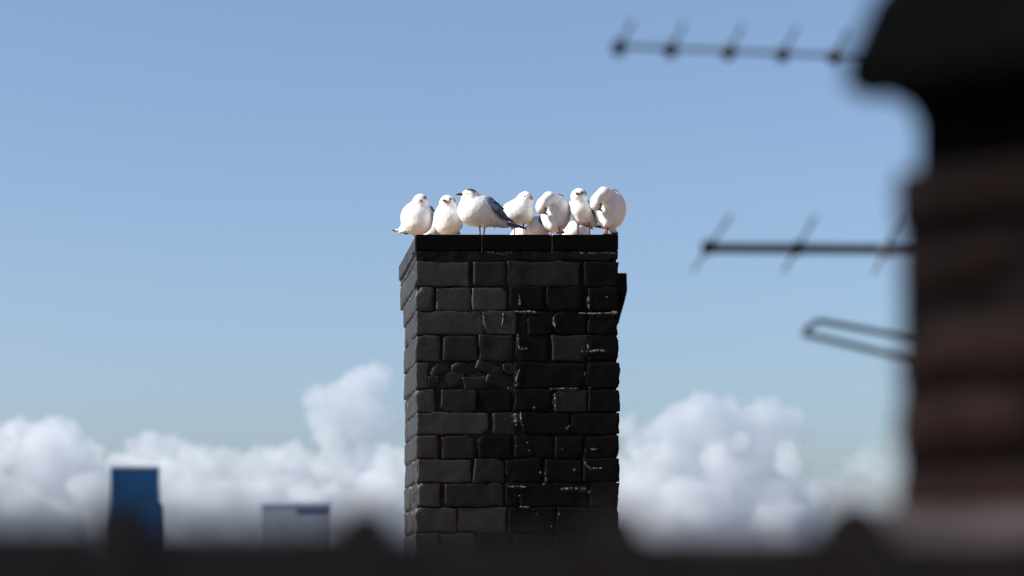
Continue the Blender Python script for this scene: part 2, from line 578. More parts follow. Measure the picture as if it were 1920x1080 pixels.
def brick_mesh(lo, hi, rnd, rad=0.006, n=(9, 4, 4), amp=0.0022, chip=0.5):
    """rounded, uneven brick between two corners"""
    lo, hi = np.array(lo), np.array(hi)
    c, hd = (lo + hi) / 2, (hi - lo) / 2
    bm = bmesh.new()
    bmesh.ops.create_cube(bm, size=2.0)
    for axn in range(3):
        es = [e for e in bm.edges if abs((e.verts[0].co - e.verts[1].co)[axn]) > 0.01 and all(abs((e.verts[0].co - e.verts[1].co)[b]) < 1e-6 for b in range(3) if b != axn)]
        bmesh.ops.subdivide_edges(bm, edges=es, cuts=n[axn] - 1, use_grid_fill=True)
    so = Vector((rnd.uniform(0, 90), rnd.uniform(0, 90), rnd.uniform(0, 90)))
    chips = [(Vector((rnd.choice((-1, 1)) * hd[0], -hd[1], rnd.choice((-1, 1)) * hd[2])), rnd.uniform(0.008, 0.02)) for _ in range(2) if rnd.random() < chip]
    for v in bm.verts:
        p = np.array(v.co)
        # push grid lines towards the edges so rounding is resolved
        p = np.sign(p) * (1 - (1 - np.abs(p)) ** 1.35)
        q = p * hd
        inner = np.clip(q, -(hd - rad), hd - rad)
        dlt = q - inner
        L = np.linalg.norm(dlt)
        if L > 1e-9 and np.count_nonzero(np.abs(dlt) > 1e-9) > 1:
            q = inner + dlt / L * min(L, rad)
        q = Vector(q)
        nn = noise.noise_vector(q * 14 + so) * amp * 1.3 + noise.noise_vector(q * 34 + so) * amp * 0.8 + noise.noise_vector(q * 85 + so) * amp * 0.6
        nn.y *= 0.5          # faces stay flat, outlines wander
        q += nn
        for cp, cr in chips:
            d = (q - cp).length
            if d < cr:
                q += (Vector((0, 0, 0)) - cp).normalized() * (cr - d) * 0.55 + Vector((0, (cr - d) * 0.5, 0))
        v.co = q
    me = from_bm('brick', bm)
    return me, Vector(c)


def add_brick(lo, hi, rnd, parent, mat, name='brick', **kw):
    me, c = brick_mesh(lo, hi, rnd, **kw)
    o = link(name, me, mat, None, True)
    o.parent = parent
    o.location = c - parent.location
    o.rotation_euler = (rnd.uniform(-0.012, 0.012), rnd.uniform(-0.012, 0.012), rnd.uniform(-0.012, 0.012))
    return o


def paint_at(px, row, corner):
    """greyer black paint on the left, darker black towards the right and lower down"""
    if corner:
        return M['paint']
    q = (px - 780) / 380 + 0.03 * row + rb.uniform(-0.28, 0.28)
    return M['paint'] if q < 0.42 else M['paint_mid'] if q < 0.72 else M['paint_darkest']


ROWS = [  # (top, bottom, [splits as pixel pairs])
    (492, 536, [(780, 879), (889, 947), (952, 1086), (1097, 1160)]),
    (539, 581, [(780, 811), (819, 881), (887, 949), (956, 1019), (1027, 1092), (1106, 1160)]),
    (584, 626, [(780, 905), (910, 966), (991, 1037), (1041, 1098), (1104, 1160)]),
    (630, 676, [(780, 822), (833, 892), (899, 960), (968, 1026), (1038, 1100), (1104, 1160)]),
    (681, 727, [(780, 802), (966, 1096), (1101, 1161)]),
    (731, 771, [(780, 815), (829, 893), (897, 959), (966, 1033), (1041, 1100), (1104, 1161)]),
    (775, 813, [(780, 914), (924, 963), (979, 1066), (1073, 1161)]),
    (817, 858, [(780, 819), (829, 888), (897, 958), (966, 1036), (1043, 1091), (1097, 1161)]),
    (862, 903, [(782, 879), (889, 945), (950, 1013), (1023, 1091), (1097, 1161)]),
    (906, 949, [(784, 823), (836, 941), (949, 970), (976, 1101), (1111, 1161)]),
    (953, 997, [(780, 854), (861, 950), (955, 1040), (1047, 1161)]),
    (1001, 1044, [(780, 822), (829, 890), (897, 958), (966, 1033), (1041, 1100), (1106, 1161)]),
    (1048, 1091, [(780, 905), (912, 1036), (1043, 1161)]),
]
y = 1095
i = 0
while y < 1116 - fz(0) * 0 and fz(y + 43) > ROOF_Z and i < 3:
    ROWS.append((y, y + 43, [(780, 822), (829, 890), (897, 958), (966, 1033), (1041, 1100), (1106, 1161)] if i % 2 == 0 else [(780, 905), (912, 1036), (1043, 1161)]))
    y += 47
    i += 1
rb = random.Random(21)
XL = fx(CH_L)
for ri, (t, b, spl) in enumerate(ROWS):
    z1, z0 = fz(t), fz(b)
    jx = rb.uniform(-0.002, 0.003)
    hdr = (spl[0][1] - spl[0][0]) < 70          # header at the corner: long side on the left face
    dl = 0.225 if hdr else 0.112
    for si, (a, c) in enumerate(spl):
        ins = rb.uniform(-0.0005, 0.002)
        left = si == 0
        lo = (fx(a) + (jx if left else -0.0030 + rb.uniform(-0.0012, 0.001)), D0 + ins, z0 - 0.0018 + rb.uniform(-0.001, 0.001))
        hi = (fx(c) + (0.0030 + rb.uniform(-0.0014, 0.0014) if si < len(spl) - 1 else 0.0), D0 + (dl - 0.005 if left else 0.10), z1 + 0.0018 + rb.uniform(-0.001, 0.001))
        w_ = c - a
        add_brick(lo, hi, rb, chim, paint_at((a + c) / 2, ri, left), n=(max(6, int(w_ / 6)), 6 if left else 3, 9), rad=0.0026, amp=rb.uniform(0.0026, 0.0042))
    # left face behind the corner brick
    dmax = CH_DEP
    if ri == 0: dmax = 0.615
    if ri == 1: dmax = 0.505
    yy = dl
    k_ = 0
    while yy < dmax - 0.03:
        ln = (0.112 if hdr else 0.225) if k_ % 2 == 0 else (0.225 if hdr else 0.112)
        ye = min(yy + ln, dmax)
        lo = (XL + jx + rb.uniform(0.0, 0.002), D0 + yy + 0.003, z0 + rb.uniform(-0.001, 0.001))
        hi = (XL + 0.09, D0 + ye - 0.005, z1 + rb.uniform(-0.001, 0.001))
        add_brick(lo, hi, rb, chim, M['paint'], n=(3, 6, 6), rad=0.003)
        yy = ye
        k_ += 1

# broken course: loose fragments wedged in behind the spalled faces
frag = [((806, 684), (842, 700), 24), ((822, 702), (868, 725), 12), ((846, 684), (890, 704), -16), ((872, 706), (912, 727), 4),
        ((894, 686), (940, 700), -22), ((914, 700), (962, 724), -20), ((944, 683), (964, 700), 8), ((806, 706), (822, 728), 3)]
for (a, c, rot) in frag:
    cx, cz = (fx(a[0]) + fx(c[0])) / 2, (fz(a[1]) + fz(c[1])) / 2
    hx, hz = abs(fx(c[0]) - fx(a[0])) / 2 * 1.2, abs(fz(a[1]) - fz(c[1])) / 2 * 1.2
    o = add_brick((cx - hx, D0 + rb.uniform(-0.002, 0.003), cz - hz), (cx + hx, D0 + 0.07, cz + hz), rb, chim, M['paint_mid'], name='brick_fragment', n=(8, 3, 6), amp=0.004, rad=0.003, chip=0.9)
    o.rotation_euler = (rb.uniform(-0.1, 0.1), R(-rot), rb.uniform(-0.15, 0.15))

# crooked mortar ledge under the cap
bm = bmesh.new()
nx = 70
prof = [(0.0, 0.0), (0.0, 1.0), (-0.002, 0.85), (-0.005, 0.5), (-0.003, 0.2)]
rm = random.Random(7)
vs = []
for i in range(nx + 1):
    x = fx(CH_L + 1) + (fx(CH_R - 1) - fx(CH_L + 1)) * i / nx
    zt = fz(469.5); zb = fz(486 + 5 * noise.noise(Vector((x * 14, 1, 0))) + 3 * noise.noise(Vector((x * 60, 4, 0))))
    fr = 0.004 * noise.noise(Vector((x * 25, 9, 0))) + 0.003 * noise.noise(Vector((x * 80, 9, 0)))
    ring = [(x, D0 + 0.03, zt), (x, D0 + 0.003 + fr, zt), (x, D0 + 0.001 + fr, (zt * 2 + zb) / 3 + 0.003 * noise.noise(Vector((x * 50, 2, 5)))), (x, D0 + 0.006 + fr, zb), (x, D0 + 0.03, zb)]
    vs.append([bm.verts.new(p) for p in ring])
for i in range(nx):
    for j in range(5):
        bm.faces.new((vs[i][j], vs[i + 1][j], vs[i + 1][(j + 1) % 5], vs[i][(j + 1) % 5]))
bm.faces.new(vs[0]); bm.faces.new(vs[-1][::-1])
link('mortar_ledge', from_bm('mortar_ledge', bm), M['joint'], chim)

yy = 0.012
while yy < 0.60:
    ye = min(yy + rb.uniform(0.17, 0.23), 0.632)
    add_brick((XL + rb.uniform(0.0, 0.002), D0 + yy, fz(489)), (XL + 0.08, D0 + ye - 0.004, fz(477.5)), rb, chim, M['paint'], n=(2, 6, 2), rad=0.004, amp=0.0015)
    yy = ye

# cap slabs (three along the front, running back), left ones catch the sun
CAPT, CAPB = fz(440), fz(469)
for k_, (a, c) in enumerate(((780, 902), (905, 1033), (1037, 1159))):
    bm = bmesh.new()
    bm_box(bm, (fx(a), D0 - 0.004, CAPB), (fx(c), D0 + 0.014, CAPT))
    bmesh.ops.bevel(bm, geom=bm.edges[:], offset=0.002, segments=2, affect='EDGES')
    link('cap_shade_facing', from_bm('cap_shade_facing', bm), M['slab'], chim)  # thin facing whose black colour stands in for shade on the front
    for y0_, y1_ in ((0.0145, 0.31), (0.314, CAP_DEP)):
        bm = bmesh.new()
        bm_box(bm, (fx(a) - (0.0015 if k_ == 0 else 0.0), D0 + y0_, CAPB - (0.008 if k_ == 0 else 0.0)), (fx(c), D0 + y1_, CAPT - 0.001))
        bmesh.ops.bevel(bm, geom=bm.edges[:], offset=0.004, segments=2, affect='EDGES')
        link('cap_stone', from_bm('cap_stone', bm), M['paint'], chim)
bm = bmesh.new()
bm_box(bm, (fx(778) + 0.012, D0 + 0.004, CAPB + 0.002), (fx(1158), D0 + CAP_DEP - 0.01, CAPT - 0.004))
link('cap_bed', from_bm('cap_bed', bm), M['joint'], chim)
for xj, wj in ((903.5, 1.4), (1035, 1.9)):
    bm = bmesh.new()
    n_ = 14
    L_ = []
    for i in range(n_ + 1):
        z_ = CAPT - 0.002 - (CAPT - CAPB + 0.006) * i / n_
        ww = wj * S0 * (0.8 + 0.5 * noise.noise(Vector((xj, z_ * 120, 0))))
        yf = D0 - 0.0005 + 0.002 * noise.noise(Vector((xj, z_ * 90, 5)))
        L_.append([bm.verts.new((fx(xj) - ww, yf + 0.001, z_)), bm.verts.new((fx(xj), yf - 0.001, z_)), bm.verts.new((fx(xj) + ww, yf + 0.001, z_)), bm.verts.new((fx(xj), yf + 0.01, z_))])
    for a_, b_ in zip(L_, L_[1:]):
        for j in range(4):
            bm.faces.new((a_[j], a_[(j + 1) % 4], b_[(j + 1) % 4], b_[j]))
    bm.faces.new(L_[0]); bm.faces.new(L_[-1][::-1])
    link('cap_joint', from_bm('cap_joint', bm), M['cap_joint'], chim)
# low mortar flaunching on top, unseen, added to bounce warm light at the bellies
bm = bmesh.new()
q = [(fx(786), D0 + 0.02, CAPT - 0.003), (fx(1152), D0 + 0.02, CAPT - 0.003), (fx(1152), D0 + CAP_DEP - 0.02, CAPT - 0.003), (fx(786), D0 + CAP_DEP - 0.02, CAPT - 0.003)]
q2 = [(fx(800), D0 + 0.06, CAPT + 0.0035), (fx(1138), D0 + 0.06, CAPT + 0.0035), (fx(1138), D0 + CAP_DEP - 0.06, CAPT + 0.0035), (fx(800), D0 + CAP_DEP - 0.06, CAPT + 0.0035)]
va = [bm.verts.new(p) for p in q]; vb = [bm.verts.new(p) for p in q2]
bm.faces.new(vb); bm.faces.new(va[::-1])
for i in range(4):
    bm.faces.new((va[i], va[(i + 1) % 4], vb[(i + 1) % 4], vb[i]))
link('flaunching', from_bm('flaunching', bm), M['flaunching'], chim)

# rear brickwork flaring out under the cap (corbel) on the back and on the right
def wedge_y(name, xa, xb, prof, mat):
    """prof: (y, z) outline extruded along x"""
    bm = bmesh.new()
    n = len(prof)
    A = [bm.verts.new((xa, y_, z_)) for y_, z_ in prof]
    B = [bm.verts.new((xb, y_, z_)) for y_, z_ in prof]
    bm.faces.new(A); bm.faces.new(B[::-1])
    for i in range(n):
        bm.faces.new((A[i], B[i], B[(i + 1) % n], A[(i + 1) % n]))
    return link(name, from_bm(name, bm), mat, chim)


wedge_y('rear_corbel', XL + 0.092, fx(1150), [(D0 + CH_DEP - 0.02, CAPB - 0.001), (D0 + CAP_DEP - 0.012, CAPB - 0.001), (D0 + CAP_DEP - 0.012, fz(505)), (D0 + CH_DEP - 0.02, fz(600))], M['joint'])
YB = D0 + 0.66
YC = D0 + CAP_DEP + 0.003
pz = [P(1175, 512, YC), P(1176, 545, YC), P(1171, 566, YC), P(1164, 590, YC), P(1160, 606, YC), P(1130, 640, YC), P(1040, 640, YC), P(1040, 512, YC)]
o = link('side_corbel', from_bm('side_corbel', prism_y('side_corbel', [(p.x, p.z) for p in pz], D0 + CAP_DEP + 0.003, YB + 0.14)), M['slab'], chim)
# stack behind that carries the side corbel
bm = bmesh.new()
bm_box(bm, (fx(830), D0 + CH_DEP - 0.006, ROOF_Z), (P(1092, 0, YB).x, YB + 0.14, fz(602)))
link('rear_stack', from_bm('rear_stack', bm), M['paint'], chim)

# brickwork on the faces turned away
bm = bmesh.new()
for ri, (t, b, spl) in enumerate(ROWS):
    z1, z0 = fz(t), fz(b)
    yy = 0.105
    k_ = ri % 2
    while yy < CH_DEP - 0.04:
        ye = min(yy + (0.215 if k_ else 0.105), CH_DEP)
        bm_box(bm, (fx(CH_R) - 0.08, D0 + yy + 0.005, z0), (fx(CH_R) - 0.001, D0 + ye - 0.004, z1))
        yy = ye; k_ = 1 - k_
bmesh.ops.bevel(bm, geom=bm.edges[:], offset=0.004, segments=1, affect='EDGES')
o = link('side_brickwork', from_bm('side_brickwork', bm), M['paint'], chim); o['kind'] = 'stuff'

# bare mortar and droppings showing pale in the joints
bm = bmesh.new()
rf = random.Random(3)
FL = []


def fleck(pts, wpx, th=0.0012, yoff=0.0):
    """irregular strip along pixel points on the front face"""
    L = []
    n = 0
    path = []
    for i in range(len(pts) - 1):
        a, b = Vector((*pts[i], 0)), Vector((*pts[i + 1], 0))
        m = max(2, int((b - a).length / 3))
        for j in range(m + (1 if i == len(pts) - 2 else 0)):
            path.append(a.lerp(b, j / m))
    for i, p in enumerate(path):
        d = (path[min(i + 1, len(path) - 1)] - path[max(i - 1, 0)]).normalized()
        nrm = Vector((-d.y, d.x, 0))
        ww = wpx * 0.5 * (0.45 + 0.9 * rf.random()) * (0.35 if i in (0, len(path) - 1) else 1)
        l, r_ = p + nrm * ww, p - nrm * ww
        yv = D0 + yoff + rf.uniform(-0.001, 0.001)
        L.append((bm.verts.new((fx(l.x), yv, fz(l.y))), bm.verts.new((fx(p.x), yv - th, fz(p.y))), bm.verts.new((fx(r_.x), yv, fz(r_.y)))))
    for i in range(len(L) - 1):
        if len(L) > 5 and rf.random() < 0.22:
            continue
        for j in (0, 1):
            bm.faces.new((L[i][j], L[i + 1][j], L[i + 1][j + 1], L[i][j + 1]))


for pts, ww in [(((974, 554), (975, 572)), 4.5), (((964, 583), (975, 585), (992, 584), (1006, 586)), 3.5), (((906, 585), (907, 600), (906, 608)), 4),
                (((944, 586), (943, 600), (941, 612)), 4), (((1103, 555), (1104, 577)), 4.5), (((1085, 587), (1110, 588), (1145, 587)), 3), (((1146, 586), (1158, 586)), 7),
                (((1038, 594), (1038, 604), (1041, 613)), 4), (((971, 626), (972, 648), (975, 655), (990, 654)), 3.5), (((1102, 646), (1103, 655)), 4.5),
                (((1087, 660), (1105, 659), (1120, 657), (1138, 658)), 4), (((974, 693), (969, 706), (967, 724)), 5), (((1094, 700), (1098, 702)), 4),
                (((951, 728), (955, 728)), 5), (((1104, 727), (1107, 728)), 5), (((1030, 730), (1060, 728), (1085, 729)), 2), (((1040, 738), (1041, 752), (1041, 764)), 5),
                (((999, 765), (1004, 763)), 4), (((966, 775), (968, 798)), 10), (((976, 773), (977, 790), (981, 799)), 3.5), (((1062, 805), (1068, 797)), 4),
                (((966, 837), (969, 838)), 4.5), (((987, 830), (990, 830)), 3), (((990, 844), (993, 845)), 4.5), (((1052, 842), (1055, 843)), 4),
                (((1096, 860), (1098, 872), (1108, 878), (1130, 878)), 3.5), (((1106, 843), (1120, 842)), 2.5), (((1074, 880), (1079, 880)), 4),
                (((1013, 883), (1014, 888)), 3), (((1022, 886), (1024, 896), (1023, 903)), 4), (((1018, 909), (1021, 907)), 4), (((953, 913), (970, 912), (985, 913)), 3),
                (((1050, 917), (1075, 916), (1100, 917)), 5), (((1103, 920), (1106, 924)), 5), (((973, 929), (975, 930)), 3), (((1005, 963), (1008, 964)), 3),
                (((1046, 961), (1050, 966)), 3.5), (((1032, 986), (1035, 988)), 3), (((974, 950), (992, 951)), 3), (((776, 471), (779, 476)), 6),
                (((1077, 474), (1100, 475), (1130, 474), (1157, 475)), 3.5), (((912, 472), (940, 476), (960, 472)), 2.5), (((1136, 556), (1139, 557)), 3.5)]:
    fleck(pts, ww * 0.8, yoff=-0.0008)
    FL.append((pts, ww))
o = link('bare_mortar', from_bm('bare_mortar', bm), M['pale_mortar'], chim); o['kind'] = 'stuff'
o['label'] = 'pale bare mortar and droppings in the joints'
bm = bmesh.new()
for pts, ww in FL:
    fleck([(x_ + rf.uniform(-1, 1), y_ + rf.uniform(-1, 2)) for x_, y_ in pts], ww * 2.0, th=0.0006, yoff=-0.0002)
o = link('mortar_smears', from_bm('mortar_smears', bm), M['smear'], chim); o['kind'] = 'stuff'

# ------------------------------------------------------------------ gulls
WHITE = (0.90, 0.888, 0.865)
DARK = (0.035, 0.033, 0.040)
GREY = (0.20, 0.24, 0.34)


class Gull:
    def __init__(self, label, Yd, foot, prims, k=9.0, cell=1.6, paint=(), group='gulls on the chimney top'):
        """prims in photograph pixels: x, depth (away +), -y ; foot: (px, depth px)"""
        self.Y = Yd
        self.s = Yd / F
        base = self.pt(foot[0], foot[1], 0)
        self.root = empty('gull', (base.x, base.y, CAPT))
        tag(self.root, label, 'gull', group)
        rn = random.Random(label)
        o1 = rn.uniform(0, 40)

        def disp(Q):
            return 0.35 * np.sin(Q[..., 0] * 0.45 + o1) * np.sin(Q[..., 2] * 0.38 + 2 * o1) * np.cos(Q[..., 1] * 0.41)
        v, f = surface_nets(prims, cell, k, disp)
        Wd = np.stack([(v[:, 0] - PX) * self.s, v[:, 1] * self.s + Yd, (PY + v[:, 2]) * self.s], 1)
        me = mesh('body', Wd, f)
        col = np.tile(np.array([*WHITE, 1.0]), (len(v), 1))
        for (c, r, cc, soft) in paint:
            d = np.sqrt((((v - np.array(c)) / np.array(r)) ** 2).sum(1))
            jit = 0.12 * np.sin(v[:, 0] * 2.1) * np.sin(v[:, 2] * 1.7)
            a = np.clip((1 + soft - d + jit) / (2 * soft), 0, 1)[:, None]
            col[:, :3] = col[:, :3] * (1 - a) + np.array(cc) * a
        at = me.color_attributes.new('plumage', 'FLOAT_COLOR', 'POINT')
        at.data.foreach_set('color', col.ravel())
        link('body', me, M['plumage'], self.root, True)

    def pt(self, x, dz, ny):
        """x px, depth px, -y px"""
        return Vector(((x - PX) * self.s, dz * self.s + self.Y, (PY + ny) * self.s))

    def sdf_part(self, name, prims, mat, k=3.0, cell=1.2):
        v, f = surface_nets(prims, cell, k)
        Wd = np.stack([(v[:, 0] - PX) * self.s, v[:, 1] * self.s + self.Y, (PY + v[:, 2]) * self.s], 1)
        return link(name, mesh(name, Wd, f), mat, self.root, True)

    def eye(self, x, dz, y, r=1.5):
        bm = bmesh.new()
        bmesh.ops.create_icosphere(bm, subdivisions=2, radius=r * self.s, matrix=Matrix.Translation(self.pt(x, dz, -y)))
        link('eye', from_bm('eye', bm), M['eye'], self.root, True)

    def bill(self, a, b, r=2.6, mat='bill', drop=1.0):
        """a (base) and b (tip): x, depth, y"""
        A, B = np.array((a[0], a[1], -a[2]), float), np.array((b[0], b[1], -b[2]), float)
        mid = A * 0.45 + B * 0.55 + np.array((0, 0, 0.5))
        self.sdf_part('bill', [cone(A, mid, r, r * 0.72), cone(mid, B - np.array((0, 0, drop)), r * 0.72, r * 0.25)], M[mat], k=1.0, cell=0.7)

    def leg(self, hip, foot, r=1.6, toe=(0, -1)):
        """hip (x, depth, y); foot (x, depth)"""
        h = self.pt(hip[0], hip[1], -hip[2])
        ft = self.pt(foot[0], foot[1], 0); ft.z = CAPT + 0.004
        kn = h.lerp(ft, 0.28) + Vector((0.0, 0.003, 0))
        bm = bmesh.new()
        bm_tube(bm, h, kn, r * 1.25 * self.s, r * self.s, 10)
        bm_tube(bm, kn, ft, r * self.s, r * 0.9 * self.s, 10)
        lg = link('leg', from_bm('leg', bm), M['leg'], self.root, True)
        # webbed foot: three toes with a web between
        bm = bmesh.new()
        d = Vector((toe[0], toe[1], 0)).normalized()
        sd_ = Vector((-d.y, d.x, 0))
        tips = [ft + d * 0.022 + sd_ * q for q in (-0.012, 0, 0.012)]
        tips[1] += d * 0.006
        for tp in tips:
            tp.z = CAPT + 0.0042
            bm_tube(bm, ft, tp, 0.0022, 0.0014, 6)
        a = [bm.verts.new((p.x, p.y, CAPT + 0.0045)) for p in (ft, *tips)]
        bm.faces.new((a[0], a[1], a[2])); bm.faces.new((a[0], a[2], a[3]))
        ftm = link('foot', from_bm('foot', bm), M['leg'], None)
        ftm.parent = lg

    def tail(self, a, b, w0, w1, th=1.6, mat='tail_white', tip=None):
        """flat tail from a to b (x, depth, y) with widths"""
        A, B = np.array((a[0], a[1], -a[2]), float), np.array((b[0], b[1], -b[2]), float)
        d = (B - A) / np.linalg.norm(B - A)
        side = np.cross(d, (0, 0, 1)); side /= np.linalg.norm(side)
        pr = []
        for q in np.linspace(-1, 1, 5):
            pr.append(cone(A + side * q * w0, B + side * q * w1 - d * abs(q) * 1.5, th, th * 0.7))
        t = self.sdf_part('tail', pr, M[mat], k=1.5, cell=0.9)
        if tip:
            pr = [cone(B - d * tip + side * q * w1 * 0.95, B + d * 1.5 + side * q * w1 * 0.9, th * 1.05, th * 0.8) for q in (-1, -0.5, 0, 0.5, 1)]
            self.sdf_part('tail_band', pr, M['primaries'], k=1.2, cell=0.8)

    def wing(self, prims, k=4.0, tips=None):
        wv = self.sdf_part('wing', prims, M['mantle'], k=k, cell=1.2)
        if tips:
            v, f = surface_nets(tips, 1.0, 1.5)
            Wd = np.stack([(v[:, 0] - PX) * self.s, v[:, 1] * self.s + self.Y, (PY + v[:, 2]) * self.s], 1)
            o = link('wing_tip', mesh('wing_tip', Wd, f), M['primaries'], None, True)
            o.parent = wv


def rotm(yaw=0, roll=0, pitch=0):
    return np.array(Matrix.Rotation(R(yaw), 3, 'Z') @ Matrix.Rotation(R(roll), 3, 'Y') @ Matrix.Rotation(R(pitch), 3, 'X'))


# 1 leftmost: fluffed, facing the camera and a little right, tail out over the left edge
g = Gull('leftmost gull, fluffed white, with its black tipped tail over the left chimney edge', 7.20, (782, 4),
         [ell((782, 4, -408), (30.5, 33, 31)), ell((783, 0, -422), (24, 27, 17)), cone((784, 0, -394), (787, -8, -381), 17, 12.5), ell((788, -9, -378.5), (12.8, 14.5, 12.6)),
          cone((772, 14, -418), (754, 26, -428), 15, 6)], k=7,
         paint=[((796, -19, -374), (2.5, 5, 4), (0.16, 0.15, 0.17), 0.6), ((793, -22, -372), (2, 4, 2), (0.35, 0.33, 0.35), 0.5)])
g.bill((787, -21, 381), (787.5, -34, 383.5), 2.4)
g.eye(793.5, -20.5, 374.5); g.eye(780.2, -20, 374.5, 1.2)
g.tail((757, 24, 427.5), (742, 32, 427), 5, 5, tip=2.5)
g.tail((764, 8, 431), (751, 14, 434), 5, 3)
g.wing([cone((806, 16, -392), (790, 44, -420), 9, 8), ell((803, 20, -404), (8, 20, 18))], tips=[cone((788, 46, -420), (768, 60, -428), 5, 2)])
g.wing([cone((760, 22, -398), (772, 46, -420), 7, 7), ell((764, 28, -408), (7, 18, 15))], tips=[cone((774, 48, -422), (764, 62, -428), 4, 2)])
g.leg((778, 2, 434), (778, 2)); g.leg((790, 2, 434), (790, 2))

# 2 second: chest to camera, face turned left, dark ear spot
g = Gull('second gull from the left, round white chest, face turned left, dark ear spot', 7.13, (842, 6),
         [ell((841, 6, -409), (27.5, 30, 31)), ell((842, 4, -423), (22, 24, 16)), cone((839, 0, -396), (838.5, -4, -382), 16.5, 12.5), ell((838.5, -6, -380.5), (13.6, 14, 12.6)),
          cone((850, 22, -412), (858, 44, -424), 17, 8)], k=7,
         paint=[((851, -10, -377), (3.2, 9, 4.5), DARK, 0.5), ((843, -19, -376.5), (2.6, 4, 2.6), DARK, 0.6), ((836, -20, -382), (7, 5, 2.5), (0.22, 0.20, 0.22), 0.6)])
g.bill((833.5, -17, 379), (826.5, -25, 380.5), 2.2)
g.eye(843, -17.5, 376.2, 1.7); g.eye(829, -14.5, 376, 1.2)
g.wing([cone((861, 14, -390), (864, 44, -416), 8, 8), ell((862, 20, -402), (7.5, 20, 17)), cone((852, 12, -383), (862, 16, -394), 5, 7)], tips=[cone((863, 46, -418), (858, 64, -428), 5, 2)])
g.wing([cone((820, 22, -396), (832, 46, -418), 7, 7)], tips=[cone((834, 48, -420), (846, 62, -428), 4, 2)])
g.tail((858, 46, 424), (862, 62, 428), 6, 7, tip=3)
g.leg((836, 2, 436), (836, 2)); g.leg((848, 2, 436), (848, 2))

# 3 third: profile to the left, black bill, grey wing, long dark tail
g = Gull('big gull in profile facing left with black bill, grey wing and dark crown smudge', 7.05, (902, 4),
         [ell((896, 6, -393), (36, 33, 29), rotm(0, 14)), ell((889, 2, -397), (28, 29, 25)), cone((884, -2, -384), (881, -4, -371), 18, 13.5), ell((880, -5, -368.5), (13.5, 12.5, 12.2)),
          cone((915, 8, -405), (948, 16, -415), 20, 8), cone((940, 14, -414), (968, 20, -420), 8, 3.5), cone((905, -6, -412), (908, -6, -424), 6, 3)], k=9,
         paint=[((885, -8, -358), (7.5, 15, 6.6), DARK, 0.3), ((878, -10, -357.5), (6, 12, 3.4), (0.06, 0.06, 0.06), 0.5), ((874, -15, -366), (2.5, 5, 2), (0.12, 0.12, 0.12), 0.6),
                ((886, -16, -365), (2, 5, 2.5), (0.3, 0.3, 0.3), 0.7)])
g.bill((868, -7, 366.2), (853, -12, 366.4), 2.9, drop=1.2)
g.eye(875.5, -15.5, 364.5, 1.5)
g.wing([cone((902, 8, -372), (916, -8, -381), 5.5, 9.5), cone((914, -12, -380), (931, -14, -394), 9, 8.5), cone((929, -10, -391), (944, -2, -405), 8, 4.5), cone((940, -4, -402), (952, 2, -412), 5, 3)], k=5,
       tips=[cone((924, -20, -382), (942, -12, -394), 3.2, 2.2), cone((944, -2, -405), (962, 4, -415), 3.4, 1.8)])
g.wing([cone((902, 24, -372), (922, 32, -386), 6, 9), cone((922, 32, -386), (946, 28, -406), 9, 4)], k=5, tips=[cone((946, 28, -406), (975, 22, -420), 4, 1.5)])
g.tail((952, 16, 418), (974, 21, 422), 8, 8, th=2.6, mat='mantle')
g.tail((958, 16, 417), (988, 22, 424.5), 6, 3, th=1.8, mat='primaries')
g.leg((899, -4, 420), (900, -2), 1.7, (-1, -0.3)); g.leg((909, -8, 421), (906, -6), 1.7, (-1, -0.3))

# 4 fourth: bright, facing right
g = Gull('plump white gull facing right, small dark eye, right behind the grey winged one', 7.17, (972, 6),
         [ell((972, 10, -394), (27, 30, 22), rotm(0, -20)), ell((978, 4, -398), (22, 25, 21)), cone((980, 0, -386), (984, -4, -377), 18, 13), ell((984.5, -5, -373.5), (13, 13.5, 12.4)),
          cone((957, 16, -392), (950, 22, -396), 13, 8), ell((983, 4, -404), (17, 20, 13))], k=9,
         paint=[((994, -14, -373), (3, 6, 5), (0.34, 0.24, 0.22), 0.6)])
g.bill((993, -15, 374.5), (996, -25, 377.5), 2.2, mat='bill_red')
g.eye(981.0, -18.3, 371.5, 1.7); g.eye(996, -9, 371, 1.1)
g.wing([cone((960, 34, -384), (946, 48, -402), 10, 7)], tips=[cone((946, 50, -404), (934, 64, -416), 4, 1.5)])
g.wing([cone((996, 26, -392), (986, 48, -406), 8, 7)], tips=[cone((984, 50, -408), (968, 64, -418), 4, 1.5)])
g.tail((952, 30, 404), (940, 44, 412), 5, 6, tip=3)
g.leg((965, -2, 412), (963.5, -4), 1.5); g.leg((981, -2, 414), (982.5, -4), 1.6)

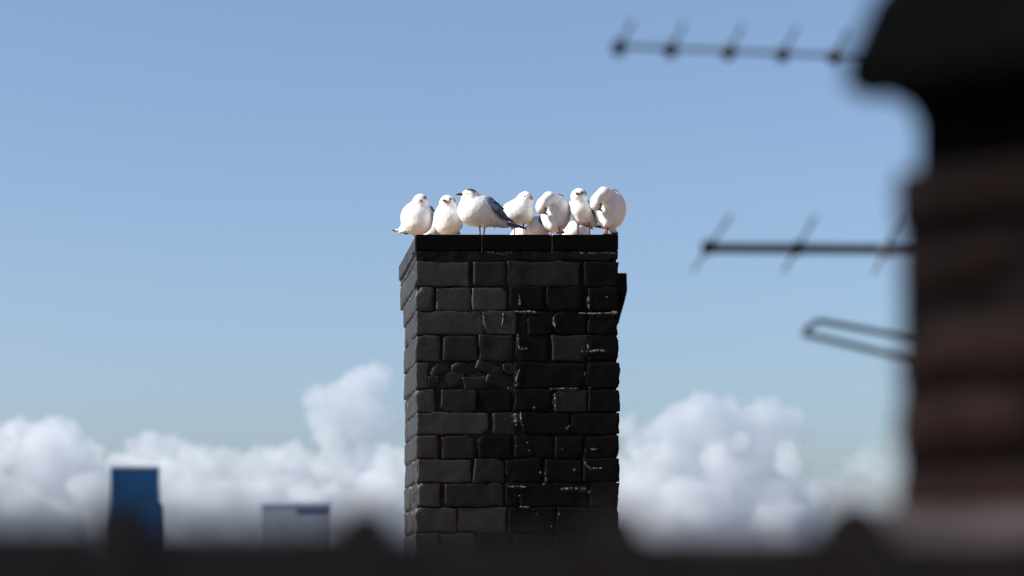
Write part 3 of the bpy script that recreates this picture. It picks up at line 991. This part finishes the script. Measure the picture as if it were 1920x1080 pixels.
# preening gulls share one arrangement
def preening(label, ox, oy, Yd, legs, sc=1.0):
    T = lambda x, z, y: (ox + (x - 1040) * sc, z, -(oy + (y - 400) * sc))
    gg = Gull(label, Yd, (ox, 4),
              [ell(T(1043, 14, 398), (28 * sc, 30 * sc, 35 * sc)), ell(T(1042, 10, 416), (21.5 * sc, 25 * sc, 15 * sc)), cone(T(1028, -12, 412), T(1032, -12, 426), 7 * sc, 8 * sc),
               cone(T(1037, -2, 376), T(1026, -14, 374), 13 * sc, 11.5 * sc), cone(T(1026, -14, 374), T(1013, -27, 386), 11.5 * sc, 11 * sc), ell(T(1010.5, -30, 393.5), (11.5 * sc, 13 * sc, 13.5 * sc))], k=3.5,
              paint=[((T(1018, -36, 404)), (4.5, 9, 4), (0.10, 0.095, 0.08), 0.6), ((T(1016.5, -41, 398)), (2.4, 5, 2.4), DARK, 0.6)])
    a, b = T(1013, -34, 404), T(1023, -30, 409)
    gg.bill((a[0], a[1], -a[2]), (b[0], b[1], -b[2]), 2.4, mat='bill')
    e = T(1016.5, -40.8, 397.5)
    gg.eye(e[0], e[1], -e[2], 1.6)
    gg.wing([cone(T(1050, 26, 370), T(1066, 40, 396), 11 * sc, 9 * sc), cone(T(1062, 30, 384), T(1060, 52, 414), 9 * sc, 8 * sc)], tips=[cone(T(1058, 52, 414), T(1046, 66, 424), 4 * sc, 2 * sc)])
    gg.wing([cone(T(1032, 36, 374), T(1024, 50, 404), 10 * sc, 8 * sc)], tips=[cone(T(1026, 52, 408), T(1040, 66, 424), 4 * sc, 2 * sc)])
    for h_, f_ in legs:
        gg.leg(h_, f_, 1.9)
    return gg, T


g, T = preening('preening gull with head tucked down, fifth standing gull from the left', 1041, 400, 7.10, [((1032, -4, 430), (1032, -4)), ((1048, -6, 426), (1049, -8))])
g.tail((1052, 40, 420), (1060, 60, 427), 6, 7, tip=3)

# 6 slender, upright
g = Gull('slim upright gull with dark ear spot standing between the two preening gulls', 7.07, (1092, 4),
         [cone((1085, -2, -372), (1088, 0, -394), 13.5, 17), cone((1088, 0, -394), (1086, -2, -413), 16, 8), ell((1084.5, -5, -367), (13.6, 14, 12.6)), cone((1092, 8, -396), (1116, 24, -412), 17, 9),
          cone((1092, 8, -404), (1112, 20, -416), 14, 6), cone((1076, 8, -382), (1071.5, 10, -379), 6, 2.5)], k=8,
         paint=[((1096, -10, -364.5), (4, 9, 5), DARK, 0.5), ((1089, -18.5, -364.5), (3, 5, 3), DARK, 0.6), ((1083, -19, -367.5), (6, 5, 2.2), (0.16, 0.15, 0.16), 0.6)])
g.bill((1081, -17, 366), (1075, -25, 367.5), 2.2)
g.eye(1089.5, -17.2, 364, 1.7); g.eye(1076, -14, 363.5, 1.2)
g.wing([cone((1100, 6, -382), (1113, 20, -404), 8, 8), cone((1112, 20, -404), (1122, 34, -416), 7, 3)], tips=[cone((1120, 32, -415), (1134, 44, -420), 3.5, 1.5)])
g.wing([cone((1078, 24, -384), (1094, 40, -408), 8, 7)], tips=[cone((1096, 42, -410), (1120, 54, -420), 3.5, 1.5)])
g.tail((1114, 26, 415), (1128, 36, 419), 6, 6, tip=3)
g.leg((1084, -2, 416), (1083.5, -3), 1.7); g.leg((1106, 6, 416), (1106, 3), 1.5)

# 7 rightmost, preening
g, T = preening('rightmost gull, preening with head tucked down at the chimney corner', 1144, 393, 7.04, [((1133, -4, 424), (1134, -3)), ((1140, -2, 424), (1137, -3))], 1.045)
g.tail((1152, 36, 420), (1162, 52, 430), 6, 6, tip=4)
g.tail((1146, 8, 425), (1154, 12, 431), 4, 3, mat='tail_white')


# gulls further back on the chimney, mostly below the front edge of the cap
def back_gull(label, px, top, wid, e, lean=-1, tail=True):
    Yd = D0 + e
    zc = PY - CAPT * F / Yd                       # pixel row of the cap surface at that distance
    cy = zc - (zc - top) * 0.5
    hh = (zc - top) * 0.5
    gg = Gull(label, Yd, (px, 0),
              [ell((px, 0, -cy), (wid, wid * 1.1, hh)), cone((px - lean * 2, -8, -(cy - hh * 0.2)), (px - lean * 8, -16, -(cy + hh * 0.1)), wid * 0.6, wid * 0.45),
               cone((px + lean * wid * 0.5, 10, -(cy + hh * 0.3)), (px + lean * wid * 1.1, 20, -(cy + hh * 0.5)), hh * 0.5, 4)], k=8)
    gg.wing([cone((px + wid * 0.75, 12, -(cy - hh * 0.2)), (px + wid * 0.5, 40, -(cy + hh * 0.4)), wid * 0.3, wid * 0.25)])
    gg.wing([cone((px - wid * 0.75, 12, -(cy - hh * 0.2)), (px - wid * 0.5, 40, -(cy + hh * 0.4)), wid * 0.3, wid * 0.25)])
    gg.bill((px - lean * 4, 12, top + 3), (px + lean * 4, 26, top + 6), 2.2)
    if tail:
        x0 = px + lean * wid * 1.0
        gg.tail((x0, 20, cy + hh * 0.45), (x0 + lean * 16, 26, cy + hh * 0.35), 5, 5, tip=3)
    for q in (-7, 7):
        gg.leg((px + q, 0, zc - 12), (px + q, 0), 1.5)
    return gg


back_gull('half hidden gull low between the two leftmost gulls', 812, 414, 25, 0.34, lean=1, tail=False)
back_gull("half hidden gull lying low under the profile gull's dark tail", 978, 425, 24, 0.40, lean=-1)
back_gull('half hidden gull low between the plump gull and the first preening gull', 1007, 405, 20, 0.22, lean=1, tail=False)
back_gull('half hidden gull low at the feet of the slim upright gull', 1079, 414, 25, 0.30, lean=1, tail=False)

# ------------------------------------------------------------------ blurred chimney close by on the right
YF = 1.25
sF = YF / F
YAW = 36.0
cor = P(1661, 540, YF)                      # its left front corner
RM = Matrix.Rotation(R(-YAW), 4, 'Z')
fch = empty('near_chimney', (cor.x, cor.y, ROOF_Z))
tag(fch, 'sooty brown brick chimney very close at the right edge, out of focus', 'chimney')
fch.rotation_euler = (0, 0, R(-YAW))


def zpx(py): return (PY - py) * sF - ROOF_Z


def near_part(name, bm, mat):
    o = bpy.data.objects.new(name, from_bm(name, bm))
    COL.objects.link(o)
    o.data.materials.append(mat)
    o.parent = fch
    return o


WF, DF = 0.34, 0.15
bm = bmesh.new()
bm_box(bm, (0.006, 0.006, 0.0), (WF - 0.006, DF - 0.006, zpx(320)))
near_part('mortar_core', bm, M['sooty_mortar'])
rn = random.Random(9)
ctop = zpx(322)
ch_ = 0.0420
row = 0
shared = {}
while ctop - row * ch_ > 0.1 and row < 26:
    zt = ctop - row * ch_
    x = -0.0
    first = 0.085 if row % 2 else 0.170
    while x < WF - 0.03:
        ln = first if x == 0 else 0.170
        x1 = min(x + ln, WF)
        me, c = brick_mesh((x + 0.004, rn.uniform(-0.001, 0.003), zt - ch_ + 0.010), (x1 - 0.004, 0.08, zt), rn, rad=0.004, n=(5, 2, 3), amp=0.002)
        o = link('brick', me, M['sooty_brick'] if rn.random() < 0.6 else M['soot_brick'], None, True)
        o.parent = fch; o.location = c
        x = x1
    # left flank, unseen from the front
    me, c = brick_mesh((0.0 + rn.uniform(0, 0.003), 0.086, zt - ch_ + 0.010), (0.07, DF, zt), rn, rad=0.004, n=(3, 4, 3), amp=0.002)
    o = link('brick', me, M['sooty_brick'], None, True)
    o.parent = fch; o.location = c
    row += 1
# recessed neck, then the oversailing cap with a sloping top
bm = bmesh.new()
bm_box(bm, (0.0135, 0.0135, zpx(318)), (WF - 0.0135, DF - 0.0135, zpx(165)))
near_part('neck', bm, M['sooty_cap'])
bm = bmesh.new()
e1 = 0.0170
lv = [(zpx(168), e1, 0.02), (zpx(112), e1, 0.02), (zpx(100), e1 * 0.85, 0.02), (zpx(0), e1 * 0.30, 0.03), (zpx(-60), -0.006, 0.05), (zpx(-220), -0.06, 0.05)]
rings = []
for z_, e_, d_ in lv:
    rings.append([bm.verts.new(p) for p in ((-e_, -e_, z_), (WF + e_, -e_, z_), (WF + e_, d_, z_), (-e_, d_, z_))])
bm.faces.new(rings[0][::-1]); bm.faces.new(rings[-1])
for a, b in zip(rings, rings[1:]):
    for i in range(4):
        bm.faces.new((a[i], a[(i + 1) % 4], b[(i + 1) % 4], b[i]))
near_part('cap', bm, M['sooty_cap'])
# cove between neck and cap
bm = bmesh.new()
lv = [(zpx(225), 0.001), (zpx(198), 0.004), (zpx(182), 0.010), (zpx(169), 0.018)]
rings = []
for z_, e_ in lv:
    e_ = e_ - 0.0132
    rings.append([bm.verts.new(p) for p in ((-e_, -e_, z_), (WF + e_, -e_, z_), (WF + e_, DF + e_, z_), (-e_, DF + e_, z_))])
bm.faces.new(rings[0][::-1]); bm.faces.new(rings[-1])
for a, b in zip(rings, rings[1:]):
    for i in range(4):
        bm.faces.new((a[i], a[(i + 1) % 4], b[(i + 1) % 4], b[i]))
near_part('cove', bm, M['sooty_cap'])
# sloping mortar fillet round the foot, its pale colour standing in for sunlight
bm = bmesh.new()
lv = [(0.0, 0.30), (zpx(1100), 0.036), (zpx(1040), 0.022), (zpx(985), 0.010), (zpx(955), -0.001)]
rings = []
for z_, e_ in lv:
    rings.append([bm.verts.new(p) for p in ((-e_, -e_, z_), (WF + e_, -e_, z_), (WF + e_, DF + e_, z_), (-e_, DF + e_, z_))])
bm.faces.new(rings[-1])
for a, b in zip(rings, rings[1:]):
    for i in range(4):
        bm.faces.new((a[i], a[(i + 1) % 4], b[(i + 1) % 4], b[i]))
near_part('foot_fillet', bm, M['fillet'])

# ------------------------------------------------------------------ aerials
MX, MY = 0.858, 2.65
mast = bmesh.new()
bm_tube(mast, (MX, MY, ROOF_Z), (MX, MY, 0.98), 0.017, 0.017, 16)
mo = link('aerial_mast', from_bm('aerial_mast', mast), M['aluminium'], None, True)
tag(mo, 'grey metal aerial mast hidden behind the blurred right chimney', 'mast')
bm = bmesh.new(); bm_box(bm, (MX - 0.06, MY - 0.06, ROOF_Z), (MX + 0.06, MY + 0.06, ROOF_Z + 0.02))
link('base_plate', from_bm('base_plate', bm), M['aluminium'], mo)


def aerial(label, a, b, Ya, Yb, rb_, elems, mat_b, mat_e, re, clampsize, square=False):
    """boom from pixel a (distance Ya) to b (Yb); elems: (near px, near Y, far px, far Y, clamp px, clamp Y)"""
    A, B = P(*a, Ya), P(*b, Yb)
    root = empty('aerial', (A + B) / 2)
    tag(root, label, 'aerial', 'roof aerials')
    bm = bmesh.new()
    bm_tube(bm, A, B, rb_, rb_, 4 if square else 14)
    link('boom', from_bm('boom', bm), M[mat_b], root, not square)
    for (n, Yn, f_, Yf_) in elems:
        N, Fp = P(*n, Yn), P(*f_, Yf_)
        bm = bmesh.new()
        bm_tube(bm, N, Fp, re, re, 10)
        e = link('element', from_bm('element', bm), M[mat_e], root, True)
    return root, A, B


def clamp(root, c, dx, dy, dz):
    bm = bmesh.new()
    bm_box(bm, (c.x - dx, c.y - dy, c.z - dz), (c.x + dx, c.y + dy, c.z + dz))
    bmesh.ops.bevel(bm, geom=bm.edges[:], offset=min(dx, dz) * 0.45, segments=3, affect='EDGES')
    link('clamp', from_bm('clamp', bm), M['clamp'], root, True)


# upper aerial: five short rods on a thin boom
xs = [(1160, 92), (1257, 96), (1366, 100), (1467, 104), (1563, 108)]
el = []
for (x, y_) in xs:
    Yc = 2.35 + 0.30 * (x - 1150) / 617
    el.append(((x + 26, y_ - 52), Yc - 0.10, (x - 5, y_ + 8), Yc + 0.02))
r1, A, B = aerial('thin five rod aerial at the upper right above the others', (1150, 86), (408 + MX * F / MY, 113), 2.35, MY, 0.0022, el, 'aluminium', 'aluminium', 0.0018, 0)
for (x, y_) in xs:
    Yc = 2.35 + 0.30 * (x - 1150) / 617
    clamp(r1, P(x, y_ - 2, Yc), 0.0066, 0.007, 0.0080)

# middle aerial: stout grey boom with crossing rods
xs = [(1328, 464), (1495, 466), (1662, 468)]
el = []
for i, (x, y_) in enumerate(xs):
    Yc = 2.65
    el.append(((x + 42 - 8 * i, y_ - 60), Yc - 0.11, (x - 29 + 3 * i, y_ + 44), Yc + 0.12))
r2, A, B = aerial('stout grey aerial boom with crossing rods at mid height beside the blurred chimney', (1318, 465), (408 + MX * F / MY, 468), 2.65, MY, 0.0062, el, 'boom', 'boom', 0.0018, 0)
for (x, y_) in xs:
    clamp(r2, P(x, y_, 2.64), 0.0072, 0.009, 0.008)

# lower aerial: folded loop of tube
root = empty('aerial', P(1660, 650, 2.85))
tag(root, 'pale folded loop aerial of two long rods, lowest of the aerials', 'aerial', 'roof aerials')
pA = [P(1790, 694, MY), P(1600, 648, 2.66), P(1512, 627, 2.67)]
pB = [P(1538, 602, 2.80), P(1640, 621, 2.78), P(1790, 650, 2.72)]
a0, b0 = pA[-1], pB[0]
mid = []
for i in range(1, 8):
    t_ = math.pi * i / 8
    c_ = (a0 + b0) / 2
    h_ = (b0 - a0) / 2
    mid.append(c_ - h_ * math.cos(t_) + Vector((-0.006, 0, 0.0)) * math.sin(t_))
path = pA + mid + pB
bm = bmesh.new()
ringv = []
for i, q_ in enumerate(path):
    d_ = (path[min(i + 1, len(path) - 1)] - path[max(i - 1, 0)]).normalized()
    s1 = d_.cross(Vector((0.1, 0.2, 1))).normalized(); s2 = d_.cross(s1)
    ringv.append([bm.verts.new(q_ + (s1 * math.cos(t_) + s2 * math.sin(t_)) * 0.0036) for t_ in [2 * math.pi * j / 10 for j in range(10)]])
for a_, b_ in zip(ringv, ringv[1:]):
    for j in range(10):
        bm.faces.new((a_[j], a_[(j + 1) % 10], b_[(j + 1) % 10], b_[j]))
bm.faces.new(ringv[0]); bm.faces.new(ringv[-1][::-1])
link('loop', from_bm('loop', bm), M['aluminium'], root, True)
clamp(root, P(1790, 680, MY - 0.02), 0.02, 0.03, 0.035)

# ------------------------------------------------------------------ dark tiled roof just in front of the camera
YR = 0.92
SL = R(28)
zr = P(0, 1000, YR).z
roof = empty('tiled_roof', (0.15, YR, ROOF_Z))
tag(roof, 'dark tiled roof ridge along the bottom edge, very close and out of focus', 'roof')
TW = 455 / F * YR
u = Vector((0, -math.cos(SL), -math.sin(SL)))      # down the slope, towards the camera
nrm = Vector((0, -math.sin(SL), math.cos(SL)))


def tile_mesh(rw, rh, L=0.26, th=0.011):
    """rolled tile: flat pan with a raised roll on its left edge; local x across, y down slope, z normal"""
    prof = []
    n = 10
    for i in range(n + 1):
        a = math.pi * (1 - i / n)
        prof.append((rw * math.cos(a), rh * math.sin(a) + 0.0))
    prof += [(TW * 0.5, -0.001), (TW - rw * 1.05, 0.0)]
    bm = bmesh.new()
    rows = []
    for y_ in (0.0, L):
        up = [bm.verts.new((x, y_, z)) for x, z in prof]
        dn = [bm.verts.new((x, y_, z - th)) for x, z in prof]
        rows.append((up, dn))
    m = len(prof)
    for i in range(m - 1):
        bm.faces.new((rows[0][0][i], rows[0][0][i + 1], rows[1][0][i + 1], rows[1][0][i]))
        bm.faces.new((rows[0][1][i + 1], rows[0][1][i], rows[1][1][i], rows[1][1][i + 1]))
        for r_ in rows:
            bm.faces.new((r_[0][i + 1], r_[0][i], r_[1][i], r_[1][i + 1]))
    for i in (0, m - 1):
        bm.faces.new((rows[0][0][i], rows[1][0][i], rows[1][1][i], rows[0][1][i]))
    return from_bm('tile', bm)


tm = {}
rt = random.Random(5)
for kind, (rw, rh) in {'a': (0.014, 0.0140), 'b': (0.016, 0.0195), 'c': (0.0135, 0.0140)}.items():
    tm[kind] = tile_mesh(rw, rh)
    tm[kind].materials.append(M['slate'])
xroll = [P(232, 0, YR).x, P(684, 0, YR).x, P(1148, 0, YR).x, P(1594, 0, YR).x]
cols = [(-4, xroll[0] - 4 * TW), (-3, xroll[0] - 3 * TW), (-2, xroll[0] - 2 * TW), (-1, xroll[0] - TW), (0, xroll[0]), (1, xroll[1]), (2, xroll[2]), (3, xroll[3]), (4, xroll[3] + TW), (5, xroll[3] + 2 * TW)]
rotT = Matrix((Vector((1, 0, 0)), u, nrm)).transposed().to_4x4()
for ci, x in cols:
    for rI in range(3):
        kd = {0: 'c', 1: 'a', 2: 'c', 3: 'b'}.get(ci, 'a')
        o = bpy.data.objects.new('tile', tm[kd])
        COL.objects.link(o)
        o.parent = roof
        pos = Vector((x, YR, zr)) + u * (rI * 0.235 - (0.0 if rI == 0 else 0.0)) - nrm * (0.0035 * rI) + Vector((0, 0, rt.uniform(-0.002, 0.002) if rI else {3: -0.002, 0: 0.003, -1: 0.004}.get(ci, 0.0)))
        o.matrix_local = Matrix.Translation(pos - roof.location) @ rotT
# boarding under the tiles down to the flat roof, both slopes
bm = bmesh.new()
xa, xb = cols[0][1] - 0.02, cols[-1][1] + TW
top = Vector((0, YR, zr)) - nrm * 0.022
low = Vector((0, YR, zr)) + u * 0.69 - nrm * 0.034
back = Vector((0, YR + 0.55, ROOF_Z + 0.25))
pf = [(top.y, top.z - 0.004), (low.y, low.z), (low.y, ROOF_Z), (YR + 0.55, ROOF_Z), (YR + 0.03, top.z - 0.01)]
A = [bm.verts.new((xa, y_, z_)) for y_, z_ in pf]; B = [bm.verts.new((xb, y_, z_)) for y_, z_ in pf]
bm.faces.new(A); bm.faces.new(B[::-1])
for i in range(len(pf)):
    bm.faces.new((A[i], B[i], B[(i + 1) % len(pf)], A[(i + 1) % len(pf)]))
link('boarding', from_bm('boarding', bm), M['slate'], roof)
